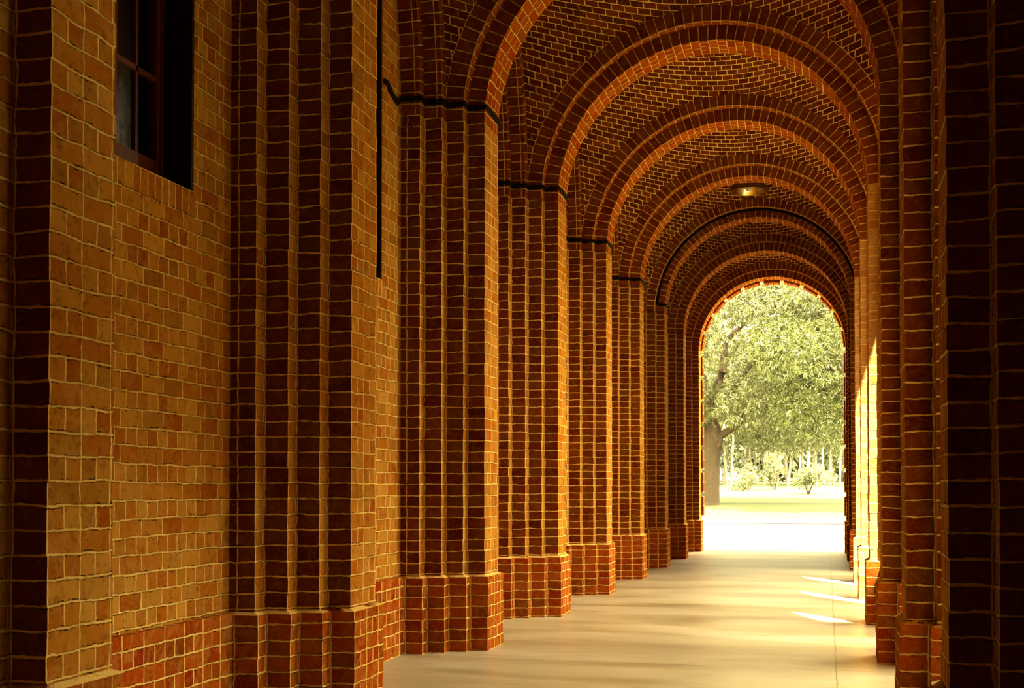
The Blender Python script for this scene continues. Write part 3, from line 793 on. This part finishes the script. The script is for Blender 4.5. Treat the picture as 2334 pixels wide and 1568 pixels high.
def mango():
    rs = np.random.RandomState(3)
    base = (-5.35, 60.0, 0.42)
    root = empty('mango_tree', base, label='large mango tree with thick pale trunk on the lawn at left of the doorway', cat='tree')
    mb = MB()
    tr = [(-5.38, 60, .30), (-5.36, 60, .55), (-5.33, 60, 1.2), (-5.30, 60, 2.2), (-5.30, 60, 3.0), (-5.22, 60, 3.5), (-5.25, 60, 4.0), (-5.6, 60.1, 4.9)]
    tube(mb, tr, [.56, .46, .42, .41, .46, .50, .42, .34], 22)
    # burl with a hollow
    lathe(mb, [(0.0, -.02), (0.05, -.02), (0.10, .03), (.17, .05), (.24, .0), (.26, -.12)], 18, (0, 0, 0))
    b0 = len(mb.v) - 5 * 18 * 4
    vv = mb.v[b0:]; mb.v = mb.v[:b0] + [(-4.98 + x, 59.66 - z, 3.42 + y * 1.3) for x, y, z in vv]
    mb.build('trunk', [M_bark], root, base, smooth=True)
    brs = [((-5.2, 60, 3.5), (-3.6, 59.0, 4.8), .20, .09), ((-3.6, 59.0, 4.8), (-1.0, 58.2, 5.2), .09, .05),
           ((-5.55, 60.1, 4.7), (-4.6, 59.2, 8.0), .26, .15), ((-4.6, 59.2, 8.0), (-2.6, 58.5, 10.2), .15, .06),
           ((-5.6, 60.1, 4.8), (-7.4, 60.6, 8.2), .26, .12), ((-5.2, 60, 4.2), (-2.8, 57.6, 7.4), .18, .07), ((-2.8, 57.6, 7.4), (0.2, 57.0, 8.6), .07, .04),
           ((-5.6, 60.2, 4.9), (-5.8, 62, 10.5), .22, .08)]
    for (a, b, r0, r1) in brs:
        mb = MB(); limb(mb, a, b, r0, r1, .18, rs); mb.build('branch', [M_bark], root, base, smooth=True)
    blobs = []
    for k in range(310):
        t = rs.normal(size=3); t /= np.linalg.norm(t); q = rs.uniform(.72, 1.0)
        c = (-3.4 + t[0]*8.4*q, 60.5 + t[1]*5.2*q, 8.8 + t[2]*5.6*q)
        if c[2] < 3.6: c = (c[0], c[1], 3.6 + rs.uniform(0, .8))
        if abs(c[0] + 5.2) < 1.1 and c[2] < 4.9: continue
        if -4.7 < c[0] < -3.0 and 6.6 < c[2] < 8.0 and c[1] < 60: continue
        s = rs.uniform(.75, 1.35)
        blobs.append((c, (s * 1.15, s, s * .72)))
    # hanging fringe seen under the crown and the two clumps beside the trunk
    for c, s in [((-3.2, 58.0, 4.3), .8), ((-2.0, 57.8, 4.0), .8), ((-.9, 57.5, 3.6), .8), ((0.0, 57.4, 3.4), .7), ((-4.2, 58.3, 4.7), .7), ((-6.2, 58.5, 4.8), .9), ((-5.5, 58.2, 5.5), .9),
                 ((-1.5, 57.2, 3.1), .55), ((.9, 57.4, 3.0), .6)]:
        blobs.append((c, (s * 1.2, s, s * .75)))
    P, Nn = blob_points(rs, blobs, 6.5)
    leaf_mesh('foliage', M_leaf, root, base, P, Nn, 7, .235, .052, 5)
mango()

def small_tree(base, h, cr, label, cat, mat, bark, seed, lean=(0, 0), nb=14, ll=.3, lw=.09, dens=3.0, name='leafy_tree', group=None, tr=.12, crown0=.45):
    rs = np.random.RandomState(seed)
    root = empty(name, base, label=label, cat=cat, group=group)
    top = Vector(base) + Vector((lean[0], lean[1], h * .8))
    mb = MB(); b0 = Vector(base) - Vector((0, 0, .1)); pts = limb(mb, b0, top, tr, tr * .35, tr * 1.5, rs, 9, 10)
    mb.build('trunk', [bark], root, base, smooth=True)
    for k in range(4):
        mb = MB()
        s = pts[4 + k]; d = Vector((rs.normal(), rs.normal(), 1.2)).normalized() * cr * .8
        limb(mb, s, s + d, tr * .4, tr * .12, .1, rs, 4, 6)
        mb.build('branch', [bark], root, base, smooth=True)
    bl = []
    for k in range(nb):
        t = rs.normal(size=3); t /= np.linalg.norm(t)
        c = Vector(base) + Vector((lean[0], lean[1], h * (crown0 + 1) / 2)) + Vector((t[0]*cr*.75, t[1]*cr*.75, t[2]*h*(1-crown0)/2*.85))
        s = cr * rs.uniform(.28, .45); bl.append((tuple(c), (s, s, s * .8)))
    P, Nn = blob_points(rs, bl, dens)
    leaf_mesh('foliage', mat, root, base, P, Nn, 6, ll, lw, seed + 1)
    return root
small_tree((1.15, 55, .1), 10.5, 3.4, 'dark-leaved tree with leaning trunk at right edge of the far doorway', 'tree', M_leafd, M_bark, 21, lean=(-.55, 0), nb=34, ll=.22, lw=.055, dens=7.5, name='leaning_tree', tr=.20, crown0=.30)

def shrub(base, r, h, stem, label, seed):
    rs = np.random.RandomState(seed)
    root = empty('shrub', base, label=label, cat='shrub', group='pale shrubs on the lawn')
    mb = MB()
    for k in range(4):
        a = Vector(base); limb(mb, a - Vector((0, 0, .06)), a + Vector((rs.normal()*r*.4, rs.normal()*r*.4, stem + h*.5)), .045, .015, .05, rs, 4, 6)
    mb.build('stem', [M_bark], root, base)
    bl = [((base[0] + rs.normal()*r*.4, base[1] + rs.normal()*r*.4, base[2] + stem + h*.5 + rs.normal()*h*.18), (r*.55, r*.55, h*.33)) for _ in range(9)]
    P, Nn = blob_points(rs, bl, 16)
    leaf_mesh('foliage', M_leafp, root, base, P, Nn, 6, .17, .06, seed + 1)
shrub((-5.15, 84, 1.04), .85, 1.25, .1, 'round pale green shrub low on the lawn, right of the thick trunk', 31)
shrub((-3.35, 86, 1.09), .80, 1.7, .7, 'pale yellow bush on a bare stem, middle one of three on the lawn', 32)
shrub((-1.05, 76, .86), .95, 1.3, .35, 'spreading pale bush on short stems, right and nearest of three', 33)

# grove of slender trunks behind the lawn, haze put into their pale colours
gl = 'slender pale trunk of the hazy grove behind the lawn'
rs = np.random.RandomState(77)
protos = []
for k in range(4):
    mb = MB(); tub = limb(mb, (0, 0, -.3), (rs.normal() * .5, rs.normal() * .3, 9.5), .10 + .05 * (k == 2), .05, .15, rs, 8, 8)
    r0 = bpy.data.objects.new('grove_tree', None); C.objects.link(r0)
    tag(r0, gl, 'tree', 'slender trees of the grove')
    mb.build('trunk', [M_pale], r0, (0, 0, 0), smooth=True)
    bl = [((rs.normal() * 1.3, rs.normal(), 7.5 + rs.normal() * 2.2), (1.1, 1.0, .9)) for _ in range(9)] + [((rs.normal() * .8, rs.normal() * .5, rs.uniform(1.0, 4.5)), (.45, .4, .4)) for _ in range(2)]
    Pp, Nn = blob_points(rs, bl, 2.2)
    leaf_mesh('foliage', M_leafp, r0, (0, 0, 0), Pp, Nn, 6, .42, .13, 40 + k)
    protos.append(r0)
spots = []
for k in range(46):
    spots.append((-14 + k * 0.42 + rs.uniform(-.25, .25), 98 + rs.uniform(-3, 14)))
for k, (x, y) in enumerate(spots):
    p = protos[k % 4]
    if k < 4: r = p
    else:
        r = p.copy(); C.objects.link(r)
        for ch in p.children:
            c2 = ch.copy(); C.objects.link(c2); c2.parent = r
    r.location = (x, y, 1.40 + (y - 100) * .0155); r.rotation_euler = (0, 0, rs.uniform(0, 6.28)); s = rs.uniform(.85, 1.15); r.scale = (s, s, s)

# tall trees closing the view behind the grove
for k, (x, y, h, cr) in enumerate([(-19, 124, 15, 6.0), (-12, 128, 17, 6.5), (-5.5, 126, 15, 6), (1.5, 124, 16, 6), (8, 127, 16, 6.5)]):
    small_tree((x, y, 1.75), h, cr, 'tall hazy tree closing the view behind the grove', 'tree', M_leafp, M_pale, 60 + k, nb=60, ll=.5, lw=.18, dens=1.6, name='background_tree', group='tall hazy trees behind the grove', tr=.25, crown0=.05)
# unseen blocks added to hold back sun and sky from the arcade
mb = MB(); mb.box((4.2, -22, -.2), (30, 2.5, 21.0), 0)
tag(mb.build('sun_blocker', [M_wall], None, (17, -10, 10)), kind='structure')
mb = MB(); mb.box((17, 2.5, -.2), (23, 48, 10.0), 0)
tag(mb.build('sky_blocker', [M_wall], None, (20, 25, 4)), kind='structure')
